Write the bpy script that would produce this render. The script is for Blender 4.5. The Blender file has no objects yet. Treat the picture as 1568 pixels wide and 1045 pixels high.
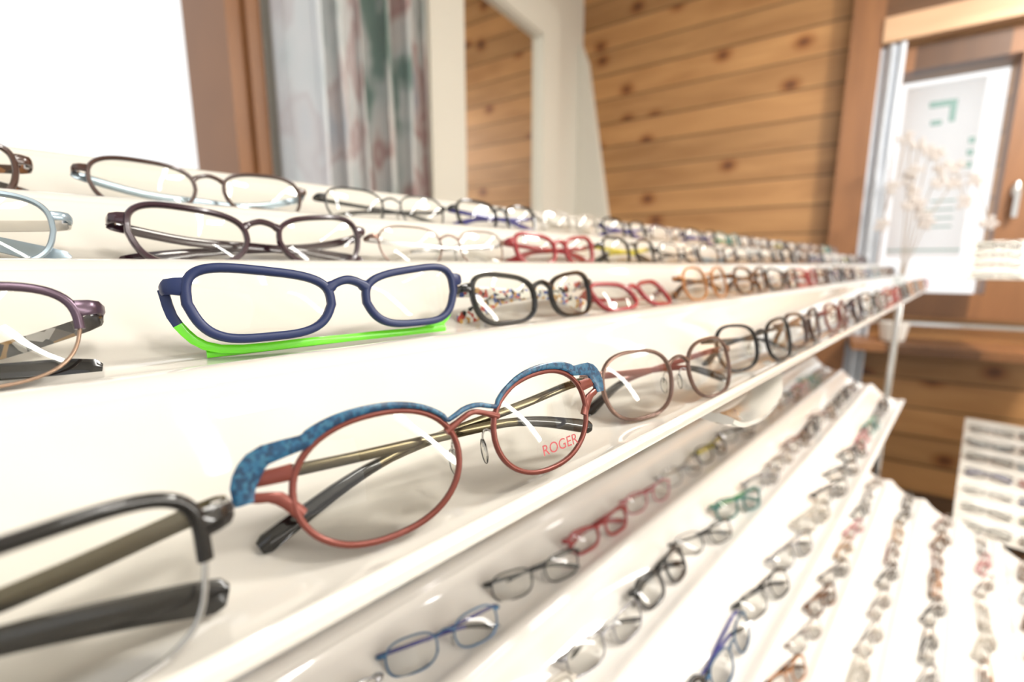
import bpy, math, random
from mathutils import Vector, Matrix
random.seed(7)
U=0.088; H=1.3
S=bpy.context.scene
S.view_settings.view_transform='Standard'
S.view_settings.look='None'
S.view_settings.exposure=-0.04

# ------------------------------------------------------------ materials
def newmat(name):
    m=bpy.data.materials.new(name); m.use_nodes=True
    nt=m.node_tree
    b=nt.nodes.get('Principled BSDF')
    return m,nt,b
def pmat(name,col,rough=0.4,metal=0.0,coat=0.0,noise=0.0,nscale=200,spec=0.5):
    m,nt,b=newmat(name)
    b.inputs['Base Color'].default_value=(*col,1)
    b.inputs['Roughness'].default_value=rough
    b.inputs['Metallic'].default_value=metal
    b.inputs['Coat Weight'].default_value=coat
    b.inputs['Coat Roughness'].default_value=0.02
    b.inputs['Specular IOR Level'].default_value=spec
    tc=nt.nodes.new('ShaderNodeTexCoord'); n=nt.nodes.new('ShaderNodeTexNoise')
    n.inputs['Scale'].default_value=nscale
    nt.links.new(tc.outputs['Object'],n.inputs['Vector'])
    mx=nt.nodes.new('ShaderNodeMix'); mx.data_type='RGBA'
    f=nt.nodes.new('ShaderNodeMath'); f.operation='MULTIPLY'; f.inputs[1].default_value=noise
    nt.links.new(n.outputs['Fac'],f.inputs[0]); nt.links.new(f.outputs[0],mx.inputs['Factor'])
    mx.inputs[6].default_value=(*col,1); mx.inputs[7].default_value=(col[0]*.3,col[1]*.3,col[2]*.3,1)
    nt.links.new(mx.outputs[2],b.inputs['Base Color'])
    return m
def lensmat():
    m=bpy.data.materials.new('demo_lens'); m.use_nodes=True; nt=m.node_tree; nt.nodes.clear()
    o=nt.nodes.new('ShaderNodeOutputMaterial'); t=nt.nodes.new('ShaderNodeBsdfTransparent')
    t.inputs['Color'].default_value=(.96,.96,.94,1)
    g=nt.nodes.new('ShaderNodeBsdfGlossy'); g.inputs['Roughness'].default_value=0.01
    fr=nt.nodes.new('ShaderNodeFresnel'); fr.inputs['IOR'].default_value=1.6
    mx=nt.nodes.new('ShaderNodeMixShader')
    nt.links.new(fr.outputs[0],mx.inputs[0]); nt.links.new(t.outputs[0],mx.inputs[1]); nt.links.new(g.outputs[0],mx.inputs[2])
    nt.links.new(mx.outputs[0],o.inputs[0]); return m
LENS=lensmat()
def cellmat(name,cols,scale,rough=.25):
    m,nt,b=newmat(name)
    tc=nt.nodes.new('ShaderNodeTexCoord'); v=nt.nodes.new('ShaderNodeTexVoronoi'); v.inputs['Scale'].default_value=scale
    nt.links.new(tc.outputs['Object'],v.inputs['Vector'])
    sp=nt.nodes.new('ShaderNodeSeparateColor'); nt.links.new(v.outputs['Color'],sp.inputs[0])
    r=nt.nodes.new('ShaderNodeValToRGB'); r.color_ramp.interpolation='CONSTANT'
    e=r.color_ramp.elements
    while len(e)>1: e.remove(e[0])
    e[0].position=0; e[0].color=(*cols[0],1)
    for i,c in enumerate(cols[1:]):
        q=e.new((i+1)/len(cols)); q.color=(*c,1)
    nt.links.new(sp.outputs[0],r.inputs[0]); nt.links.new(r.outputs[0],b.inputs['Base Color'])
    b.inputs['Roughness'].default_value=rough
    return m
def woodmat(name,c1,c2,plank=.2,vertical=False,rough=.45,knots=True,seam=.38):
    m,nt,b=newmat(name); L=nt.links.new; N=nt.nodes.new
    tc=N('ShaderNodeTexCoord'); sep=N('ShaderNodeSeparateXYZ'); L(tc.outputs['Object'],sep.inputs[0])
    al=sep.outputs['Z'] if vertical else sep.outputs['X']
    ac=sep.outputs['X'] if vertical else sep.outputs['Z']
    d=N('ShaderNodeMath'); d.operation='DIVIDE'; L(ac,d.inputs[0]); d.inputs[1].default_value=plank
    fl=N('ShaderNodeMath'); fl.operation='FLOOR'; L(d.outputs[0],fl.inputs[0])
    fr=N('ShaderNodeMath'); fr.operation='FRACT'; L(d.outputs[0],fr.inputs[0])
    off=N('ShaderNodeMath'); off.operation='MULTIPLY_ADD'; L(fl.outputs[0],off.inputs[0]); off.inputs[1].default_value=3.71; L(al,off.inputs[2])
    cb=N('ShaderNodeCombineXYZ'); L(off.outputs[0],cb.inputs[0])
    acs=N('ShaderNodeMath'); acs.operation='MULTIPLY'; L(ac,acs.inputs[0]); acs.inputs[1].default_value=6
    L(acs.outputs[0],cb.inputs[1]); L(sep.outputs['Y'],cb.inputs[2])
    n=N('ShaderNodeTexNoise'); n.inputs['Scale'].default_value=1.7; n.inputs['Detail'].default_value=4; n.inputs['Distortion'].default_value=.5
    L(cb.outputs[0],n.inputs['Vector'])
    r=N('ShaderNodeValToRGB'); r.color_ramp.elements[0].position=.25; r.color_ramp.elements[0].color=(*c1,1)
    r.color_ramp.elements[1].position=.75; r.color_ramp.elements[1].color=(*c2,1); L(n.outputs['Fac'],r.inputs[0])
    wn=N('ShaderNodeTexWhiteNoise'); wn.noise_dimensions='1D'; L(fl.outputs[0],wn.inputs['W'])
    tone=N('ShaderNodeMapRange'); L(wn.outputs['Value'],tone.inputs[0]); tone.inputs[3].default_value=.82; tone.inputs[4].default_value=1.12
    m1=N('ShaderNodeVectorMath'); m1.operation='SCALE'; L(r.outputs[0],m1.inputs[0]); L(tone.outputs[0],m1.inputs['Scale'])
    cur=m1.outputs[0]
    if knots:
        cb2=N('ShaderNodeCombineXYZ'); L(off.outputs[0],cb2.inputs[0])
        k2=N('ShaderNodeMath'); k2.operation='MULTIPLY'; L(ac,k2.inputs[0]); k2.inputs[1].default_value=1.3; L(k2.outputs[0],cb2.inputs[1])
        v=N('ShaderNodeTexVoronoi'); v.inputs['Scale'].default_value=1.9; v.voronoi_dimensions='2D'; L(cb2.outputs[0],v.inputs['Vector'])
        kr=N('ShaderNodeValToRGB'); kr.color_ramp.elements[0].position=.03; kr.color_ramp.elements[0].color=(.34,.22,.15,1)
        kr.color_ramp.elements[1].position=.15; kr.color_ramp.elements[1].color=(1,1,1,1); q=kr.color_ramp.elements.new(.08); q.color=(.74,.60,.48,1)
        L(v.outputs['Distance'],kr.inputs[0])
        mm=N('ShaderNodeVectorMath'); mm.operation='MULTIPLY'; L(cur,mm.inputs[0]); L(kr.outputs[0],mm.inputs[1]); cur=mm.outputs[0]
    gr=N('ShaderNodeMath'); gr.operation='GREATER_THAN'; L(fr.outputs[0],gr.inputs[0]); gr.inputs[1].default_value=.07
    gm=N('ShaderNodeMapRange'); L(gr.outputs[0],gm.inputs[0]); gm.inputs[3].default_value=seam; gm.inputs[4].default_value=1
    m2=N('ShaderNodeVectorMath'); m2.operation='SCALE'; L(cur,m2.inputs[0]); L(gm.outputs[0],m2.inputs['Scale'])
    L(m2.outputs[0],b.inputs['Base Color']); b.inputs['Roughness'].default_value=rough
    bp=N('ShaderNodeBump'); bp.inputs['Distance'].default_value=.004; bp.inputs['Strength'].default_value=.6; L(gr.outputs[0],bp.inputs['Height']); L(bp.outputs[0],b.inputs['Normal'])
    return m

WHITE=pmat('gloss_white_plastic',(.70,.67,.61),.04,coat=1.0,noise=.03,nscale=6)
WHITE_LIT=pmat('gloss_white_plastic_lit',(.84,.81,.77),.06,coat=1.0,noise=.03,nscale=6)  # same plastic, colour lightened to imitate stronger light on the lower shelves
WALLW=pmat('painted_plaster',(.72,.69,.61),.8,noise=.12,nscale=90)
FRAMEW=pmat('painted_frame',(.72,.70,.62),.55,noise=.06,nscale=60)
WOOD=woodmat('pine_panelling',(.33,.155,.052),(.52,.28,.11),plank=.165)
WOODF=woodmat('stained_frame',(.21,.09,.034),(.31,.135,.05),plank=5,vertical=True,knots=False)
WOODD=woodmat('dark_beam',(.10,.045,.015),(.16,.07,.025),plank=5,knots=False)
WOODL=woodmat('light_cornice',(.50,.30,.17),(.62,.40,.24),plank=5,knots=False)
FLOORM=woodmat('floor_boards',(.06,.032,.018),(.11,.06,.03),plank=5,knots=False)
MIRROR=pmat('mirror_glass',(.92,.9,.86),.01,metal=1.0)
CHROME=pmat('chrome',(.75,.75,.74),.15,metal=1.0)

# ------------------------------------------------------------ mesh helpers
def mkobj(name,verts,faces,mats,fm=None,loc=(0,0,0),rot=None,smooth=True,parent=None,ang=40):
    me=bpy.data.meshes.new(name); me.from_pydata([tuple(v) for v in verts],[],faces)
    for m in mats: me.materials.append(m)
    if fm:
        for i,p in enumerate(me.polygons): p.material_index=fm[i]
    if smooth:
        for p in me.polygons: p.use_smooth=True
        me.set_sharp_from_angle(angle=math.radians(ang))
    me.update()
    o=bpy.data.objects.new(name,me); S.collection.objects.link(o)
    o.location=loc
    if rot: o.rotation_euler=rot
    if parent: o.parent=parent
    return o
class MB:
    def __init__(s): s.v=[];s.f=[];s.m=[]
    def add(s,v,f,mi):
        o=len(s.v); s.v+=[Vector(p) for p in v]; s.f+=[[i+o for i in q] for q in f]; s.m+=[mi]*len(f)
    def box(s,x0,x1,y0,y1,z0,z1,mi=0):
        v=[(x0,y0,z0),(x1,y0,z0),(x1,y1,z0),(x0,y1,z0),(x0,y0,z1),(x1,y0,z1),(x1,y1,z1),(x0,y1,z1)]
        s.add(v,[[0,3,2,1],[4,5,6,7],[0,1,5,4],[1,2,6,5],[2,3,7,6],[3,0,4,7]],mi)
    def sweep(s,path,ref,wid,dep,mi,closed=False,nsec=8,sq=3.0,mif=None):
        P=[Vector(p) for p in path]; n=len(P); ref=Vector(ref)
        if not hasattr(wid,'__len__'): wid=[wid]*n
        if not hasattr(dep,'__len__'): dep=[dep]*n
        vs=[];fs=[];ms=[]
        for i in range(n):
            a=P[(i-1)%n] if (closed or i>0) else P[i]; b=P[(i+1)%n] if (closed or i<n-1) else P[i]
            t=(b-a).normalized(); sd=t.cross(ref)
            if sd.length<1e-6: sd=Vector((0,0,1))
            sd.normalize(); dp=sd.cross(t).normalized()
            for k in range(nsec):
                an=2*math.pi*(k+.5)/nsec; c=math.cos(an); q=math.sin(an)
                cx=math.copysign(abs(c)**(2/sq),c); qx=math.copysign(abs(q)**(2/sq),q)
                vs.append(P[i]+sd*(cx*wid[i]/2)+dp*(qx*dep[i]/2))
        rng=n if closed else n-1
        for i in range(rng):
            j=(i+1)%n
            for k in range(nsec):
                l=(k+1)%nsec
                fs.append([i*nsec+k,i*nsec+l,j*nsec+l,j*nsec+k]); ms.append(mif(i) if mif else mi)
        if not closed:
            fs.append(list(range(nsec))[::-1]); ms.append(mif(0) if mif else mi)
            fs.append([ (n-1)*nsec+k for k in range(nsec)]); ms.append(mif(n-2) if mif else mi)
        o=len(s.v); s.v+=vs; s.f+=[[i+o for i in q] for q in fs]; s.m+=ms
    def ell(s,c,r,mi,rot=None,nu=10,nv=6):
        vs=[];fs=[]
        for j in range(nv+1):
            th=math.pi*j/nv
            for i in range(nu):
                ph=2*math.pi*i/nu
                p=Vector((r[0]*math.sin(th)*math.cos(ph),r[1]*math.sin(th)*math.sin(ph),r[2]*math.cos(th)))
                if rot: p=rot@p
                vs.append(p+Vector(c))
        for j in range(nv):
            for i in range(nu):
                l=(i+1)%nu; fs.append([j*nu+i,(j+1)*nu+i,(j+1)*nu+l,j*nu+l])
        s.add(vs,fs,mi)
    def obj(s,name,mats,**k): return mkobj(name,s.v,s.f,mats,s.m,**k)
def empty(name,loc=(0,0,0),rot=(0,0,0)):
    e=bpy.data.objects.new(name,None); e.location=loc; e.rotation_euler=rot; e.empty_display_size=.05; S.collection.objects.link(e); return e
def crom(pts,sub):
    out=[];n=len(pts);P=[Vector(p) for p in pts]
    for i in range(n-1):
        p0=P[max(i-1,0)];p1=P[i];p2=P[i+1];p3=P[min(i+2,n-1)]
        for k in range(sub):
            t=k/sub
            out.append(.5*((2*p1)+(-p0+p2)*t+(2*p0-5*p1+4*p2-p3)*t*t+(-p0+3*p1-3*p2+p3)*t**3))
    out.append(P[-1]); return out

# ------------------------------------------------------------ room shell
AZ=math.radians(11.4)
WR=(0,0,AZ); WO=(0,1.625,0)            # window wall frame (inside = -y local)
ER=(0,0,AZ+math.pi/2); EO=(3.4,0,0)    # end wall frame (inside = +y local)
CZ=3.7
b=MB(); T=.25
b.box(-1.4,-.9,0,T,0,CZ); b.box(-.9,.485,0,T,0,1.0); b.box(-.9,.485,0,T,2.8,CZ); b.box(.485,3.02,0,T,0,CZ)
b.obj('wall_window_side',[WALLW],loc=WO,rot=WR,smooth=False)
b=MB()
b.box(-2.6,-.07,-T,0,0,CZ); b.box(-.07,.40,-T,0,0,1.13); b.box(-.07,.40,-T,0,2.32,CZ); b.box(.40,2.26,-T,0,0,CZ)
b.obj('wall_wood_end',[WOOD],loc=EO,rot=ER,smooth=False)
b=MB(); y0=-2.4
b.box(-2.5,-2.1,y0-.2,y0,0,CZ); b.box(-2.1,-.1,y0-.2,y0,0,.9); b.box(-2.1,-.1,y0-.2,y0,2.4,CZ); b.box(-.1,2.6,y0-.2,y0,0,CZ)
b.box(2.6,3.6,y0-.2,y0,0,.9); b.box(2.6,3.6,y0-.2,y0,2.4,CZ); b.box(3.6,3.85,y0-.2,y0,0,CZ)
b.obj('wall_aisle_side',[WALLW],smooth=False)
b=MB(); b.box(-2.5,4.6,-3,2.9,-.05,0); b.obj('floor',[FLOORM],smooth=False)
b=MB(); b.box(-1.2,4.6,-2.6,2.9,CZ,CZ+.08); b.obj('ceiling',[WALLW],smooth=False)
b=MB(); b.box(.465,.548,-.03,.0,.9,2.92); b.box(.465,.485,.0,T,1.0,2.8)
b.box(.515,.56,-.055,.0,.9,2.92)
b.box(-.95,.465,-.05,.14,.92,1.0); b.box(-.95,.465,-.05,.14,2.8,2.9); b.box(-.98,-.9,-.05,.14,.92,2.9)
b.obj('window_1',[WOODF],loc=WO,rot=WR,smooth=False)
wf=empty('window_2',EO,ER)
b=MB()
b.box(-.24,-.05,-.06,.03,1.02,2.42); b.box(.39,.47,-.06,.03,1.02,2.42); b.box(-.05,.39,-.06,.03,2.30,2.42); b.box(-.05,.39,-.06,.03,1.02,1.15)
b.obj('frame',[WOODF],smooth=False,parent=wf)
b=MB(); b.ell((-.10,.045,1.66),(.018,.012,.045),0); b.box(-.110,-.090,.05,.07,1.53,1.66); b.obj('handle',[CHROME],parent=wf)
b=MB(); b.box(-1.6,.50,0,.10,2.44,2.56); b.obj('trim_1',[WOODL],loc=EO,rot=ER,smooth=False)
b=MB(); b.box(-1.6,.50,0,.05,2.56,CZ-.01); b.obj('trim_2',[WOODD],loc=EO,rot=ER,smooth=False)
b=MB(); b.box(.50,.64,0,.09,0,CZ-.01); b.obj('trim_3',[WOODF],loc=EO,rot=ER,smooth=False)
b=MB(); b.sweep([(-1.6,.03,.98),(.5,.03,.98)],(0,0,1),.025,.025,0); b.obj('wall_rail',[CHROME],loc=EO,rot=ER)
v=[(2.262,0,0),(1.72,0,0),(2.20,0,2.75),(2.262,0,2.9),(2.262,.06,0),(1.72,.06,0),(2.20,.06,2.75),(2.262,.06,2.9)]
mkobj('wall_boxing',v,[[0,1,2,3],[7,6,5,4],[0,4,5,1],[1,5,6,2],[2,6,7,3],[3,7,4,0]],[WALLW],loc=EO,rot=ER,smooth=False)

mr=empty('wall_mirror',WO,WR)
b=MB(); x0,x1,z0,z1=1.52,2.27,.5,2.66; w=.2
b.box(x0-.24,x0,-.10,-.005,z0-w,z1+w); b.box(x1,x1+w,-.10,-.005,z0-w,z1+w); b.box(x0,x1,-.10,-.005,z1,z1+w); b.box(x0,x1,-.10,-.005,z0-w,z0)
b.obj('frame',[FRAMEW],smooth=False,parent=mr)
b=MB(); b.box(x0,x0+.012,-.085,-.05,z0,z1);b.box(x1-.012,x1,-.085,-.05,z0,z1);b.box(x0,x1,-.085,-.05,z1-.012,z1); b.obj('bevel',[FRAMEW],smooth=False,parent=mr)
b=MB(); b.box(x0,x1,-.06,-.02,z0,z1); b.obj('glass',[MIRROR],smooth=False,parent=mr)

def curtainmat(name):
    m,nt,bs=newmat(name); L=nt.links.new; N=nt.nodes.new
    tc=N('ShaderNodeTexCoord'); mp=N('ShaderNodeMapping'); mp.inputs['Scale'].default_value=(9,1,2.1); L(tc.outputs['Object'],mp.inputs[0])
    n=N('ShaderNodeTexNoise'); n.inputs['Scale'].default_value=1.5; n.inputs['Detail'].default_value=2.5; L(mp.outputs[0],n.inputs['Vector'])
    r=N('ShaderNodeValToRGB'); e=r.color_ramp.elements
    cs=[(0,(.10,.17,.15)),(.36,(.20,.28,.25)),(.43,(.52,.55,.54)),(.52,(.62,.60,.58)),(.57,(.42,.28,.26)),(.63,(.55,.46,.44)),(.78,(.24,.3,.38))]
    e[0].position=0; e[0].color=(*cs[0][1],1); e[1].position=.78; e[1].color=(*cs[-1][1],1)
    for p,c in cs[1:-1]:
        q=e.new(p); q.color=(*c,1)
    L(n.outputs['Fac'],r.inputs[0])
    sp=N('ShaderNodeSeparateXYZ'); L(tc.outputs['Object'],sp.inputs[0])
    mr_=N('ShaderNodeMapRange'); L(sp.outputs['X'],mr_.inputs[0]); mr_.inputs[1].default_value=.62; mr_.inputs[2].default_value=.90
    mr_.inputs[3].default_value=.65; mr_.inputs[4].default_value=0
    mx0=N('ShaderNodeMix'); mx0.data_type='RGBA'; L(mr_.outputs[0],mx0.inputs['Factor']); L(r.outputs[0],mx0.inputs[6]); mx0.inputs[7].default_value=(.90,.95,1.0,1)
    L(mx0.outputs[2],bs.inputs['Base Color']); bs.inputs['Roughness'].default_value=.9
    tr=N('ShaderNodeBsdfTranslucent'); L(mx0.outputs[2],tr.inputs[0]); mx=N('ShaderNodeMixShader'); mx.inputs[0].default_value=.2
    L(bs.outputs[0],mx.inputs[1]); L(tr.outputs[0],mx.inputs[2]); L(mx.outputs[0],nt.nodes['Material Output'].inputs[0])
    return m
CUR=curtainmat('floral_curtain')
def curtain(name,xa,xb,ztop,zbot,loc,rot,y0,amp,folds,mat):
    nx=folds*16; nz=30; v=[];f=[]
    for j in range(nz+1):
        t=j/nz
        for i in range(nx+1):
            s=i/nx; x=xa+(xb-xa)*s*(.93+.07*t) ; ph=s*folds*2*math.pi
            y=y0+amp*(.75+.35*math.sin(s*9+1))*math.sin(ph+.5*math.sin(s*17)+.3*t)+.008*math.sin(ph*2.3+t*5)
            x+=.018*math.sin(ph*2+1.0)+.02*t*math.sin(s*6)
            v.append((x,y,ztop+(zbot-ztop)*t))
    for j in range(nz):
        for i in range(nx):
            a=j*(nx+1)+i; f.append([a,a+1,a+nx+2,a+nx+1])
    return mkobj(name,v,f,[mat],loc=loc,rot=rot,ang=180)
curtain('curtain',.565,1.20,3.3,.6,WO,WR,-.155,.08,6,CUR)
CUR2=pmat('sheer_curtain',(.66,.70,.76),.8,noise=.2,nscale=20)
curtain('curtain',.405,.49,2.43,.6,EO,ER,.07,.02,3,CUR2)

PG=pmat('poster_print',(.16,.27,.25),.6); PP=pmat('poster_paper',(.84,.90,.92),.7,noise=.2,nscale=5)
def translu(m,c=(.98,.99,1,1),f=.6):
    nt=m.node_tree; bs=nt.nodes['Principled BSDF']; tr=nt.nodes.new('ShaderNodeBsdfTranslucent')
    tr.inputs[0].default_value=c; mx=nt.nodes.new('ShaderNodeMixShader'); mx.inputs[0].default_value=f
    nt.links.new(bs.outputs[0],mx.inputs[1]); nt.links.new(tr.outputs[0],mx.inputs[2]); nt.links.new(mx.outputs[0],nt.nodes['Material Output'].inputs[0])
translu(PP,f=.93)
po=empty('window_poster',EO,ER)
b=MB(); b.box(.05,.36,-.05,-.049,1.34,2.24); b.obj('paper',[PP],smooth=False,parent=po)
b=MB(); b.box(.15,.26,-.048,-.046,2.12,2.15); b.box(.15,.175,-.048,-.046,2.04,2.12); b.box(.20,.245,-.048,-.046,2.03,2.055); b.box(.05,.36,-.048,-.046,1.375,1.385)
for z in (1.50,1.545,1.59,1.635): b.box(.10,.10+.06+.08*((z*37)%1),-.048,-.046,z,z+.008)
for z in (1.80,1.86,1.92): b.box(.06,.085,-.048,-.046,z,z+.03)
b.obj('print',[PG],smooth=False,parent=po)

# ------------------------------------------------------------ stepped display units
def tier_profile(n,deep=0.0):
    rel=[(0,0),(-.045,-.010),(-.085,-.038),(-.12,-.085),(-.18,-.155),(-.29,-.255),(-.43,-.35),(-.56,-.415),(-.68,-.448),(-.78,-.455),(-.86,-.445),(-.92,-.422),(-.965,-.408)]
    last=[(0,0),(-.045,-.010),(-.085,-.038),(-.12,-.085),(-.18,-.165),(-.29,-.275),(-.42,-.38),(-.54,-.46),(-.66,-.505),(-.80,-.515),(-.89,-.503),(-.95,-.468),(-.98,-.428)]
    pts=[(.10,-.30),(.085,-.12),(.05,-.02)]
    for i in range(n):
        pts+=[(-i+a,-.405*i+c) for a,c in (last if (deep and i==n-1) else rel)]
    e=(-n,-.405*n)
    pts+=[e,(e[0]-.014,e[1]-.004),(e[0]-.024,e[1]-.018),(e[0]-.026,e[1]-.035)]
    p=crom([(0,a,c) for a,c in pts],3)
    return [(q.y,q.z) for q in p]
def display(name,y0,z0,n,xa,xb,mat=WHITE,loc=(0,0,H),rot=(0,0,0),deep=0):
    pr=tier_profile(n,deep); th=.026
    und=[]
    for i,(a,c) in enumerate(pr):
        p=pr[max(i-1,0)]; q=pr[min(i+1,len(pr)-1)]; d=Vector((q[0]-p[0],q[1]-p[1])).normalized()
        und.append((a-d.y*-th, c+d.x*th))
    loop=pr+und[::-1]; n2=len(loop)
    X=[xa,xa+.03]+[xa+(xb-xa)*i/20 for i in range(1,20)]+[xb-.03,xb]
    v=[];f=[]
    for x in X:
        for a,c in loop: v.append((x*U,(y0+a)*U,(z0+c)*U))
    for i in range(len(X)-1):
        for k in range(n2):
            l=(k+1)%n2; f.append([i*n2+k,(i+1)*n2+k,(i+1)*n2+l,i*n2+l])
    m=len(pr)
    for base,flip in ((0,0),((len(X)-1)*n2,1)):
        for k in range(m-1):
            q=[base+k,base+k+1,base+n2-2-k,base+n2-1-k]
            f.append(q[::-1] if flip else q)
    return mkobj(name,v,f,[mat],loc=loc,rot=rot,ang=50)
display('tiered_display_shelf',5,.84,4,-9,26,deep=1)
Y2,Z2=6.27,-2.95
display('tiered_display_shelf',Y2,Z2,5,-7,22,mat=WHITE_LIT)
display('tiered_display_shelf',4.3,-7.0,7,-7,22,mat=WHITE_LIT)
b=MB(); pts=crom([(4.5,1.3,-.93),(4.42,1.2,-.97),(4.1,1.1,-1.06),(3.6,1.06,-1.09),(3.1,1.04,-1.03),(2.85,1.04,-.95)],6)
b.sweep([p*U for p in pts],(0,1,0),.06*U,.24*U,0); b.obj('shelf_hook',[WHITE],loc=(0,0,H))
b=MB()
for x,y in ((23.2,1.85),(23.2,5.6),(-6.5,5.6)):
    b.sweep([(x*U,y*U,-H+.005),(x*U,y*U,(-.6 if y<3 else .2)*U)],(1,0,0),.022,.022,0,sq=2,nsec=12)
b.sweep([(23.2*U,1.85*U,-.62*U),(23.2*U,5.6*U,.2*U)],(1,0,0),.02,.02,0,sq=2)
b.obj('display_stand_frame',[CHROME],loc=(0,0,H))

# ------------------------------------------------------------ eyeglasses
def outline(lw,lh,n,lift,taper,N=56):
    pts=[]
    for i in range(N):
        t=2*math.pi*i/N; c=math.cos(t); s=math.sin(t)
        x=lw/2*math.copysign(abs(c)**(2/n),c); z=lh/2*math.copysign(abs(s)**(2/n),s)
        if z<0: x*=1-taper*(-z/(lh/2))
        z+=lift*(x/(lw/2))*(.5+.5*z/(lh/2))
        pts.append((x,z))
    return pts
MC={}
def C(*c): 
    k=c
    if k not in MC: MC[k]=pmat('frame_%02d'%len(MC),c[:3],c[3] if len(c)>3 else .25,metal=c[4] if len(c)>4 else 0,coat=0 if (len(c)>4 or (len(c)>3 and c[3]>.42)) else .4)
    return MC[k]
BLACK=C(.008,.0075,.0075,.1); SILV=C(.6,.6,.6,.2,1)
PADM=lensmat(); PADM.name='nose_pad'
def glasses_mesh(name,lw=50,lh=34,dbl=17,n=3.2,lift=2,taper=.12,style='full',rt=3.5,rd=4,front=BLACK,temple=None,tip=None,brow=None,tdrop=0,th_=None,lower=None,flat=False,ep=6):
    temple=temple or front; tip=tip or BLACK; brow=brow or front; lower=lower or SILV
    b=MB(); mats=[front,LENS,temple,tip,brow,SILV,PADM,lower]
    out=outline(lw,lh,n,lift,taper); N=len(out); W=2*lw+dbl+2*ep
    cv=.0011
    Y=lambda x: cv*x*x
    cx=(lw+dbl)/2
    for sg in (-1,1):
        pth=[Vector((sg*(cx+x),Y(cx+x),z)) for x,z in out]
        if sg<0: pth=pth[::-1]
        ctr=Vector((sg*cx,Y(cx)-1.6,0)); vs=[];fs=[]
        R=[1,.8,.6,.4,.2]
        for r in R:
            for p in pth:
                q=ctr.lerp(p,r); q.y=Y(q.x)-1.8*(1-r*r); vs.append(q)
        vs.append(Vector((sg*cx,Y(cx)-1.8,0)))
        for a in range(len(R)-1):
            for k in range(N):
                l=(k+1)%N; fs.append([a*N+k,a*N+l,(a+1)*N+l,(a+1)*N+k])
        for k in range(N): fs.append([(len(R)-1)*N+k,(len(R)-1)*N+(k+1)%N,len(vs)-1])
        b.add(vs,fs,1)
        if style in('full','metal'): b.sweep(pth,(0,1,0),rt,rd,0,closed=True)
        elif style=='half':
            arc=[Vector((sg*(cx+x),Y(cx+x),z)) for x,z in out[:N//2+1]]
            b.sweep(arc,(0,1,0),rt,rd,0)
            b.sweep([Vector((sg*(cx+x),Y(cx+x),z)) for x,z in out[N//2:]+out[:1]],(0,1,0),max(.9,rt*.4),1.2,7)
        zi=lh*.22+lift*.6; xo=sg*(cx+lw/2)
        hx=sg*(W/2); hy=Y(W/2)
        ew=max(rt*1.4,3.0)
        b.sweep([(xo-sg*1.0,Y(abs(xo)),zi),(xo+sg*ep*.5,Y(abs(xo))+.3,zi+.3),(hx-sg*.8,hy+.4,zi+.3),(hx,hy+3,zi),(hx,hy+7,zi)],(0,0,1),[rt*.9,rt,rd*.8,2.4,2.2],[ew*1.5,ew*1.3,ew*1.15,ew,ew],0)
        b.sweep([(hx-sg*1.5,hy+6,zi-ew*.4),(hx-sg*1.5,hy+6,zi+ew*.4)],(0,1,0),2.6,2.6,5,nsec=8,sq=2)
        ty=hy+(7.5 if sg<0 else 12.0)
        tw=th_ or (4.4 if style in('full',) else 3.0)
        L_=W-2; td=tdrop
        if flat: ty=hy+(4.2 if sg<0 else 7.4)
        if flat: zs=[zi,zi-td*.8,-td*.95,-td,-td-.3,-td-.4,-td-.4,-td-.4]
        else: zs=[zi,zi-.2-td*.3,zi-2-td,zi-4-td,zi-6-td,zi-9.5-td*.8,zi-15-td*.4,zi-19-td*.2]
        fx=[0,4/L_,.25,.5,.68,.8,.92,1.0]; yy=[hy+6.5,ty,ty+.8,ty+1.2,ty+1.0,ty+.3,ty-.8,ty-1.5]
        if flat:
            fx=[0,3/L_,.12,.4,.6,.75,.86,.93]; yy=[hy+5,ty,ty,ty-1.0,ty-1.0,ty-.6,ty-.2,ty]
        pc=crom([(hx-sg*L_*fx[i],yy[i],zs[i]) for i in range(8)],4); k=len(pc)
        hh=[];tt=[]
        for i in range(k):
            s=i/(k-1)
            hh.append(tw*(1+.25*(1-s)) if s<.6 else tw*(1.15+.75*min(1,(s-.6)/.3)) if s<.97 else tw*1.2)
            tt.append(1.5 if s<.58 else 2.6)
        if flat: hh=[min(q,3.6) for q in hh]
        b.sweep(pc,(0,0,1),tt,hh,2,mif=lambda i,k=k:((2 if i<k*.58 else 3) if not flat else (0 if i<4 else 2)))
        if style in('metal','half'):
            px=sg*(dbl/2-1.0)
            b.sweep(crom([(sg*(dbl/2+.6),.5,1),(sg*(dbl/2-.5),3,3),(px,5.5,1),(px,6.0,-3)],3),(0,1,0),.8,.8,5,nsec=6,sq=2)
            b.ell((px,6.2,-4.5),(1.2,2.0,4.6),6,rot=Matrix.Rotation(sg*-.35,3,'Z'))
    zb=lh*.22
    bx=dbl/2
    inset=1.0+ (0 if n>2.6 else 2.0)
    bw=rt*1.05 if style=='full' else max(rt,1.8)
    b.sweep(crom([(-bx-inset,.1,zb-1.0),(-bx*.6,-.3,zb+1.6),(0,-.6,zb+2.8),(bx*.6,-.3,zb+1.6),(bx+inset,.1,zb-1.0)],4),(0,1,0),[bw*(1.3 if abs(i-8)>5 else 1) for i in range(17)],rd,0)
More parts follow.
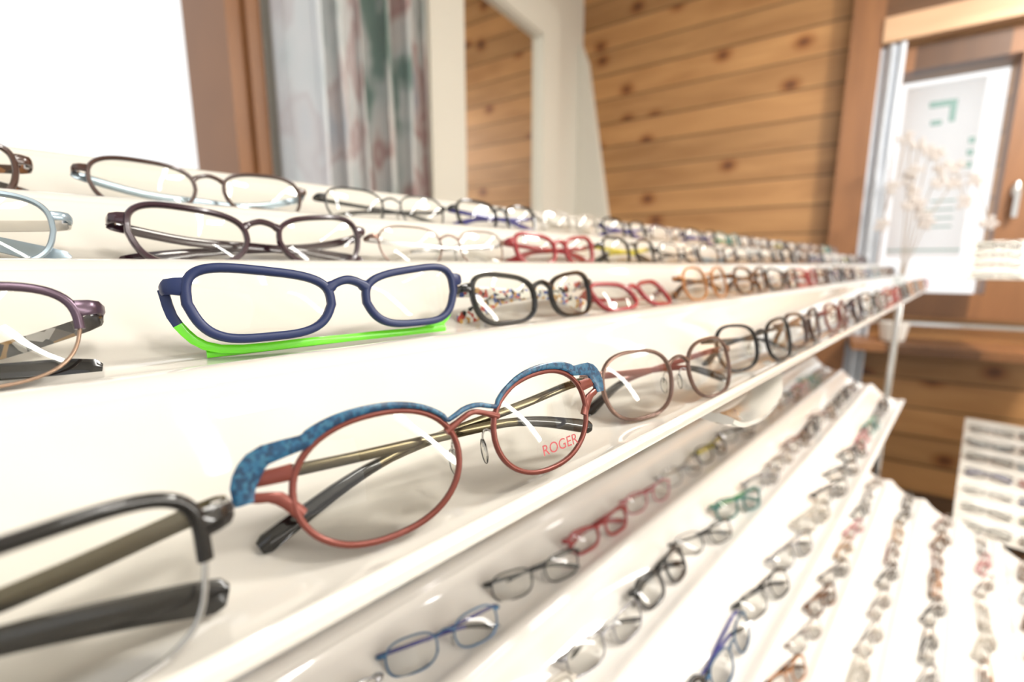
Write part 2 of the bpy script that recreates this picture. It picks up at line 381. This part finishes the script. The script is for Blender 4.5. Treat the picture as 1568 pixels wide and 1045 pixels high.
    if brow is not front:
        half=[]
        zi=lh*.22+lift*.6; hx=W/2
        half.append((hx+.3,zi-4.5,4.2)); half.append((hx+.1,zi-.5,5.8)); half.append((hx-2.0,zi+3.4,6.4)); half.append((hx-5.5,zi+6.0,5.4))
        n0=int(N*.13); n1=int(N*.43)
        for i in range(n0,n1):
            x,z=out[i]; L=math.hypot(x,z); t=(i-n0)/(n1-n0)
            w_=1.5+2.6*(1-t)**2.2; of=rt*.5+w_*.5-.2
            half.append((cx+x+x/L*of,z+z/L*of,w_))
        seq=[(-x,z,w) for x,z,w in half]+[(-bx*.5,zb+4.4,1.7),(0,zb+4.8,1.7),(bx*.5,zb+4.4,1.7)]+half[::-1]
        seq=crom([(x,z,w) for x,z,w in seq],2)
        b.sweep([(q.x,Y(q.x)-.9,q.y) for q in seq],(0,1,0),[q.z for q in seq],1.6,4)
        for sg in (-1,1):   # lower arm of the open-work end piece
            xo=cx+lw/2
            b.sweep(crom([(sg*(xo-1.5),Y(xo),-3.5),(sg*(xo+3),Y(xo)+.2,zi-5.5),(sg*(hx-1),Y(hx),zi-3.5),(sg*hx,Y(hx)+1,zi-1)],3),(0,1,0),[3.4]*4+[2.6]*6,2.0,0)
    v=[p*.001 for p in b.v]
    m=bpy.data.meshes.new(name); m.from_pydata([tuple(p) for p in v],[],b.f)
    for q in mats: m.materials.append(q)
    for i,p in enumerate(m.polygons): p.material_index=b.m[i]; p.use_smooth=True
    m.set_sharp_from_angle(angle=math.radians(50)); m.update()
    m['hh']=(lh/2+rt/2)*.001; m['W']=W*.001
    return m
def put(me,x,crest,name='eyeglasses',tilt=-15,yaw=0,dy=0,dz=0,parent=None,roll=0,base=(0,0,H),rz=0):
    """crest=(y,z) of the lip in front (units U); glasses rest in the trough behind it"""
    o=bpy.data.objects.new(name,me); S.collection.objects.link(o)
    ty=crest[0]+.24+dy; tz=crest[1]-.047+dz
    if crest==E: tz-=.058; ty-=.04
    hh=me['hh']*math.cos(math.radians(tilt))
    p=Vector((x*U,ty*U+me['hh']*math.sin(math.radians(-tilt)),tz*U+hh+.0006))
    R=Matrix.Rotation(rz,4,'Z'); M=Matrix.Translation(Vector(base))@R@Matrix.Translation(p)@Matrix.Rotation(math.radians(yaw),4,'Z')@Matrix.Rotation(math.radians(tilt),4,'X')@Matrix.Rotation(math.radians(roll),4,'Y')
    if parent: o.parent=parent
    o.matrix_world=M
    if parent: o.matrix_local=parent.matrix_world.inverted()@M
    return o
E=(1,-.78); D=(2,-.375); Cc=(3,.03); B=(4,.435)
RUST=C(.18,.045,.032,.28,.35); BLUEB=cellmat('speckled_blue',[(.010,.06,.13),(.018,.10,.19),(.009,.04,.09),(.03,.12,.20)],900,.3)
NAVY=C(.005,.016,.080,.43); LIME=C(.14,.70,.01,.35); PLUM=C(.03,.008,.016,.15); RED=C(.28,.008,.012,.2); TAUPE=C(.20,.125,.10,.22,.7)
DGREY=C(.03,.03,.03,.2,.5); GOLD=C(.45,.25,.1,.3,.6); BROWN=C(.05,.02,.013,.2); ORNG=C(.42,.17,.05,.25); PALEB=C(.26,.33,.38,.2,.4); BRONZE=C(.12,.10,.06,.15,.9)
VIO=C(.02,.02,.22,.25); CLEAR=C(.50,.46,.40,.2); TEAL=C(.03,.15,.14,.3); PINK=C(.45,.12,.15,.3); YEL=C(.6,.5,.03,.3); GREEN=C(.05,.22,.06,.3); PURP=C(.09,.06,.085,.25,.6)
MULTI=cellmat('multicolour_acetate',[(.01,.01,.01),(.7,.68,.6),(.40,.06,.04),(.06,.1,.3),(.7,.68,.6),(.5,.28,.08),(.7,.68,.6)],330)
TILE=cellmat('patterned_temple',[(.02,.02,.02),(.3,.29,.27),(.08,.07,.06),(.22,.13,.05)],240)
TORT=cellmat('tortoise',[(.05,.02,.01),(.25,.1,.03),(.02,.01,.005)],260)
g=glasses_mesh
M_={}
M_['blackhalf']=g('g_blackhalf',56,33,16,4.2,1.5,.08,'half',3.0,3,BLACK,BRONZE,BLACK,th_=4.0,tdrop=4)
M_['rustblue']=g('g_rustblue',47,34.5,14,2.25,.5,.04,'metal',1.8,2,RUST,BRONZE,BLACK,brow=BLUEB,ep=10,tdrop=1)
M_['taupe']=g('g_taupe',50,34,17,2.7,1,.10,'metal',1.9,2.4,TAUPE,RUST,BLACK)
M_['dgrey']=g('g_dgrey',50,33,17,2.9,2,.1,'metal',2.3,3,DGREY,BLACK,BLACK)
M_['brown']=g('g_brown',50,31,17,3.4,2,.1,'full',3.0,4,BROWN,TORT,TORT)
M_['rust2']=g('g_rust2',48,32,17,2.8,1,.1,'metal',2.2,3,RUST,RUST,BLACK)
M_['purple']=g('g_purple',54,30,17,3.0,2,.12,'half',2.8,2.6,PURP,TILE,BLACK,lower=C(.30,.20,.14,.25,.6),tdrop=10,th_=4.5)
M_['navy']=g('g_navy',51,26.5,16,3.6,3.5,.2,'full',3.6,4.2,NAVY,LIME,LIME,tdrop=16.8,flat=True,th_=3.6)
M_['multi']=g('g_multi',49,30,17,3.2,3,.12,'full',3.0,4.2,BLACK,MULTI,MULTI,th_=6)
M_['red']=g('g_red',50,28,17,3.4,3,.12,'full',3.8,4.4,RED,RED,RED)
M_['orange']=g('g_orange',46,34,18,2.6,1,.06,'full',2.2,3,ORNG,TORT,TORT)
M_['tort']=g('g_tort',48,33,18,3.0,2,.1,'full',3.0,4,TORT,TORT,TORT)
M_['pale']=g('g_pale',54,31,17,3.2,2,.12,'full',2.2,3.4,PALEB,CLEAR,PALEB)
M_['plum']=g('g_plum',51,30,17,3.2,3.5,.18,'full',3.0,4.4,PLUM,PLUM,PLUM,tdrop=6)
M_['thin']=g('g_thin',50,29,18,3.0,1,.1,'metal',1.2,1.4,TAUPE,SILV,CLEAR)
M_['byel']=g('g_byel',48,31,17,3.2,2,.1,'full',2.8,4,BLACK,YEL,BLACK)
M_['bluebrown']=g('g_bluebrown',53,31,17,3.0,2,.14,'full',2.4,3.4,BROWN,PALEB,BROWN,tdrop=8)
M_['tdark']=g('g_tdark',50,30,18,3.0,1,.1,'metal',1.6,1.8,DGREY,DGREY,BLACK)
M_['violet']=g('g_violet',50,32,17,3.2,2,.1,'full',3.0,4,BLACK,VIO,VIO)
M_['clear']=g('g_clear',50,32,17,3.2,2,.1,'full',2.4,3.6,CLEAR,CLEAR,CLEAR)
M_['teal']=g('g_teal',48,32,17,3.0,2,.1,'full',2.8,4,TEAL,GREEN,TEAL)
M_['pink']=g('g_pink',46,30,17,2.6,1,.1,'metal',2.0,2.6,PINK,RED,CLEAR)
M_['black']=g('g_black',48,34,18,3.0,2,.1,'full',4.0,4.2,BLACK,BLACK,BLACK)
M_['yellow']=g('g_yellow',48,30,18,3.0,2,.1,'full',2.2,4,YEL,BLACK,BLACK)
M_['gold']=g('g_gold',48,32,18,2.6,1,.08,'metal',1.4,1.8,GOLD,GOLD,TORT)
M_['silver']=g('g_silver',50,30,18,3.0,1,.08,'metal',1.7,2.0,C(.30,.30,.32,.2,.8),SILV,BLACK)
M_['bluem']=g('g_bluem',48,30,18,2.8,1,.08,'metal',1.8,2.2,C(.05,.12,.22,.3,.5),VIO,BLACK)
front=[(M_['blackhalf'],-.55,E,dict(yaw=0,tilt=-8,dy=-.08,dz=-.012)),(M_['rustblue'],1.02,E,dict(yaw=-7,tilt=-14,roll=-2.5,dy=-.05,dz=.035)),(M_['taupe'],2.72,E,dict(yaw=-8,dy=-.03)),(M_['dgrey'],4.4,E,dict(yaw=-8)),(M_['brown'],6.0,E,{}),(M_['rust2'],7.75,E,{}),
 (M_['purple'],-.66,D,{}),(M_['navy'],1.05,D,dict(yaw=-3,dz=.075,dy=-.05,tilt=-10)),(M_['multi'],2.62,D,{}),(M_['red'],4.15,D,dict(tilt=-45)),(M_['orange'],5.75,D,{}),(M_['tort'],7.4,D,{}),
 (M_['pale'],-.68,Cc,{}),(M_['plum'],1.0,Cc,{}),(M_['thin'],2.52,Cc,{}),(M_['red'],4.05,Cc,{}),(M_['byel'],5.6,Cc,{}),(M_['tdark'],7.1,Cc,{}),
 (M_['brown'],-.75,B,{}),(M_['bluebrown'],.95,B,{}),(M_['tdark'],2.55,B,{}),(M_['violet'],4.1,B,{}),(M_['clear'],5.6,B,{}),(M_['violet'],7.1,B,{})]
for me,x,cr,k in front: put(me,x,cr,**k)
keys=[k for k in M_ if k not in('rustblue','navy','blackhalf','yellow')]+['silver','tdark','thin','dgrey']
e1=empty('eyeglasses_assortment')
for cr,x0 in ((E,9.4),(D,9.0),(Cc,8.7),(B,8.7)):
    x=x0
    while x<25:
        put(M_[random.choice(keys)],x,cr,parent=e1,yaw=random.uniform(-6,6)); x+=random.uniform(1.5,1.6)
e2=empty('eyeglasses_assortment')
keys2=['silver','tdark','dgrey','thin','black','clear','bluem','taupe','teal','rust2','pink','brown','gold']
pal={0:['bluem','pale','silver','gold','thin','dgrey'],1:['silver','bluem','tdark','red','pink','silver','byel','tdark'],2:['black','clear','silver','black','tdark','teal','silver'],3:['pink','clear','black','bluem','tdark','silver','clear']}
for i in range(5):
    cr=(Y2-1-i,Z2-.405*(i+1)); x=(-.2,.5,1.1,1.3,1.2)[i]; c=0
    while x<21.2:
        kk=pal[i-1] if i>0 else keys2
        kk=kk[c%len(kk)] if c<len(kk) else random.choice(keys2)
        put(M_[kk],x,cr,parent=e2,yaw=random.uniform(-16,2),tilt=random.uniform(-32,-14)); x+=random.uniform(1.42,1.5); c+=1
e3=empty('eyeglasses_assortment')
for i in range(7):
    cr=(4.3-1-i,-7.0-.405*(i+1)); x=2.0
    while x<21.2:
        put(M_[random.choice(['gold','clear','pink','tort','silver','taupe','tdark','thin','orange','dgrey'])],x,cr,parent=e3,yaw=random.uniform(-16,2),tilt=random.uniform(-32,-14)); x+=random.uniform(1.42,1.52)

cu=bpy.data.curves.new('lens_print','FONT'); cu.body='ROGER'; cu.size=.0054; cu.extrude=.00003
cu.materials.append(C(.42,.05,.06,.5))
t=bpy.data.objects.new('lens_print',cu); S.collection.objects.link(t)
par=[o for o in S.objects if o.type=='MESH' and o.data==M_['rustblue'] and o.parent is None][0]
t.parent=par; t.matrix_local=Matrix.Translation(Vector((.024,-.0022,-.0112)))@Matrix.Rotation(math.radians(90),4,'X')

# ------------------------------------------------------------ displays beside the end wall
RZ=-math.pi/2
for x0,z0,n,xa in ((2.72/U,1.1,4,-.2),(2.72/U,-7.4,7,.6)):
    display('tiered_display_shelf',x0,z0,n,xa,16,rot=(0,0,RZ))
    e=empty('eyeglasses_assortment')
    for i in range(n):
        cr=(x0-1-i,z0-.405*(i+1)); x=xa+.9
        while x<14:
            put(M_[random.choice(keys)],x,cr,parent=e,rz=RZ); x+=1.6
b=MB()
for yy in (-.25,-1.35):
    b.sweep([(2.76,yy,.005),(2.76,yy,1.37)],(1,0,0),.022,.022,0,sq=2,nsec=12)
    b.sweep([(2.76,yy,1.34),(2.45,yy,1.19)],(0,1,0),.018,.018,0,sq=2); b.sweep([(2.76,yy,.58),(2.4,yy,.41)],(0,1,0),.018,.018,0,sq=2)
b.obj('display_stand_frame',[CHROME])

PET=pmat('petal',(.88,.85,.83),.6,noise=.2,nscale=40); translu(PET,(.97,.95,.93,1),f=.75)
STM=pmat('stem',(.35,.27,.2),.6); POT=pmat('ceramic',(.8,.78,.74),.3)
b=MB(); random.seed(3)
base=Vector((3.12,.26,.0))
b.sweep([base+Vector((0,0,.905)),base+Vector((0,0,1.0))],(1,0,0),[.10,.13],[.10,.13],2,sq=2,nsec=16)
for k in range(5):
    a=-1.0+k*.5
    d=Vector((-.2*a*.3,.12*a-.06,0))
    st=crom([base+Vector((0,0,.98)),base+Vector((0,0,1.3))+d*.1,base+Vector((0,0,1.62+.08*k%3))+d*.6,base+Vector((0,0,1.85-.12*abs(a)))+d*1.1,base+Vector((0,0,1.70-.2*abs(a)))+d*1.6],5)
    b.sweep(st,(1,0,0),.005,.005,1,nsec=6,sq=2)
    for q in st[8::4]:
        for m in range(5):
            an=m*2*math.pi/5+random.random(); c=q+Vector((-.01,math.cos(an)*.02,math.sin(an)*.02))
            b.ell(c,(.004,.018,.013),0,rot=Matrix.Rotation(an,3,'X'),nu=8,nv=4)
b.obj('potted_orchid',[PET,STM,POT])
b=MB(); b.box(-.3,.49,.0,.38,.86,.90); b.obj('window_sill_shelf',[WOODF],loc=EO,rot=ER,smooth=False)

# ------------------------------------------------------------ lighting
W=bpy.data.worlds.new('sky'); S.world=W; W.use_nodes=True
bg=W.node_tree.nodes['Background']; bg.inputs[0].default_value=(1,.995,.985,1); bg.inputs[1].default_value=1.25
def tube(p0,p1,strength,name='ceiling_tube_lamp',wid=.045,hang=True,off=(0,0,.05)):
    p0=Vector(p0);p1=Vector(p1)
    e=empty(name); k='tube_glow_%d'%strength
    em=bpy.data.materials.get(k)
    if not em:
        em=bpy.data.materials.new(k); em.use_nodes=True; n=em.node_tree; n.nodes.clear()
        o=n.nodes.new('ShaderNodeOutputMaterial'); q=n.nodes.new('ShaderNodeEmission'); q.inputs[0].default_value=(1,.97,.93,1); q.inputs[1].default_value=strength; n.links.new(q.outputs[0],o.inputs[0])
    b=MB(); b.sweep([p0,p1],(0,1,.01),wid,wid,0,nsec=12,sq=2); b.obj('tube',[em],parent=e)
    b=MB(); z=Vector(off); b.sweep([p0+z,p1+z],(0,1,.01),wid*1.8,.04,0)
    if hang:
        for q in (p0,p1): b.sweep([q+z,Vector((q.x,q.y,CZ))],(1,0,0),.01,.01,0)
    b.obj('housing',[FRAMEW],parent=e)
tube((1.6,-1.9,2.75),(1.6,-.2,2.75),40)
tube((.3,-1.9,2.75),(.3,-.2,2.75),40)
tube((2.9,-1.9,2.75),(2.9,-.2,2.75),40)
tube((.65,-2.3,2.55),(1.75,-2.3,.9),36,name='streak_tube',wid=.10,hang=False,off=(0,-.06,0))  # unseen slanted tube, added so the lenses reflect bright streaks
def area(name,loc,size,en,rot=(0,0,0),col=(1,.955,.89)):
    l=bpy.data.lights.new(name,'AREA'); l.size=size; l.energy=en; l.color=col; o=bpy.data.objects.new(name,l); o.location=loc; o.rotation_euler=rot; S.collection.objects.link(o)
area('aisle_fill_light',(2.2,-1.0,3.05),.4,85)  # unseen fill light without a fixture, added to brighten the lower shelves
area('aisle_fill_light',(.6,-1.2,3.05),.3,18)  # weaker added fill over the near end of the aisle

cam=bpy.data.cameras.new('camera'); co=bpy.data.objects.new('camera',cam); S.collection.objects.link(co)
co.location=(0,0,H); co.rotation_euler=(math.radians(90-9.5),0,math.radians(-45))
cam.lens=16; cam.sensor_width=36; cam.clip_start=.01
cam.dof.use_dof=True; cam.dof.focus_distance=.175; cam.dof.aperture_fstop=5.6
S.camera=co
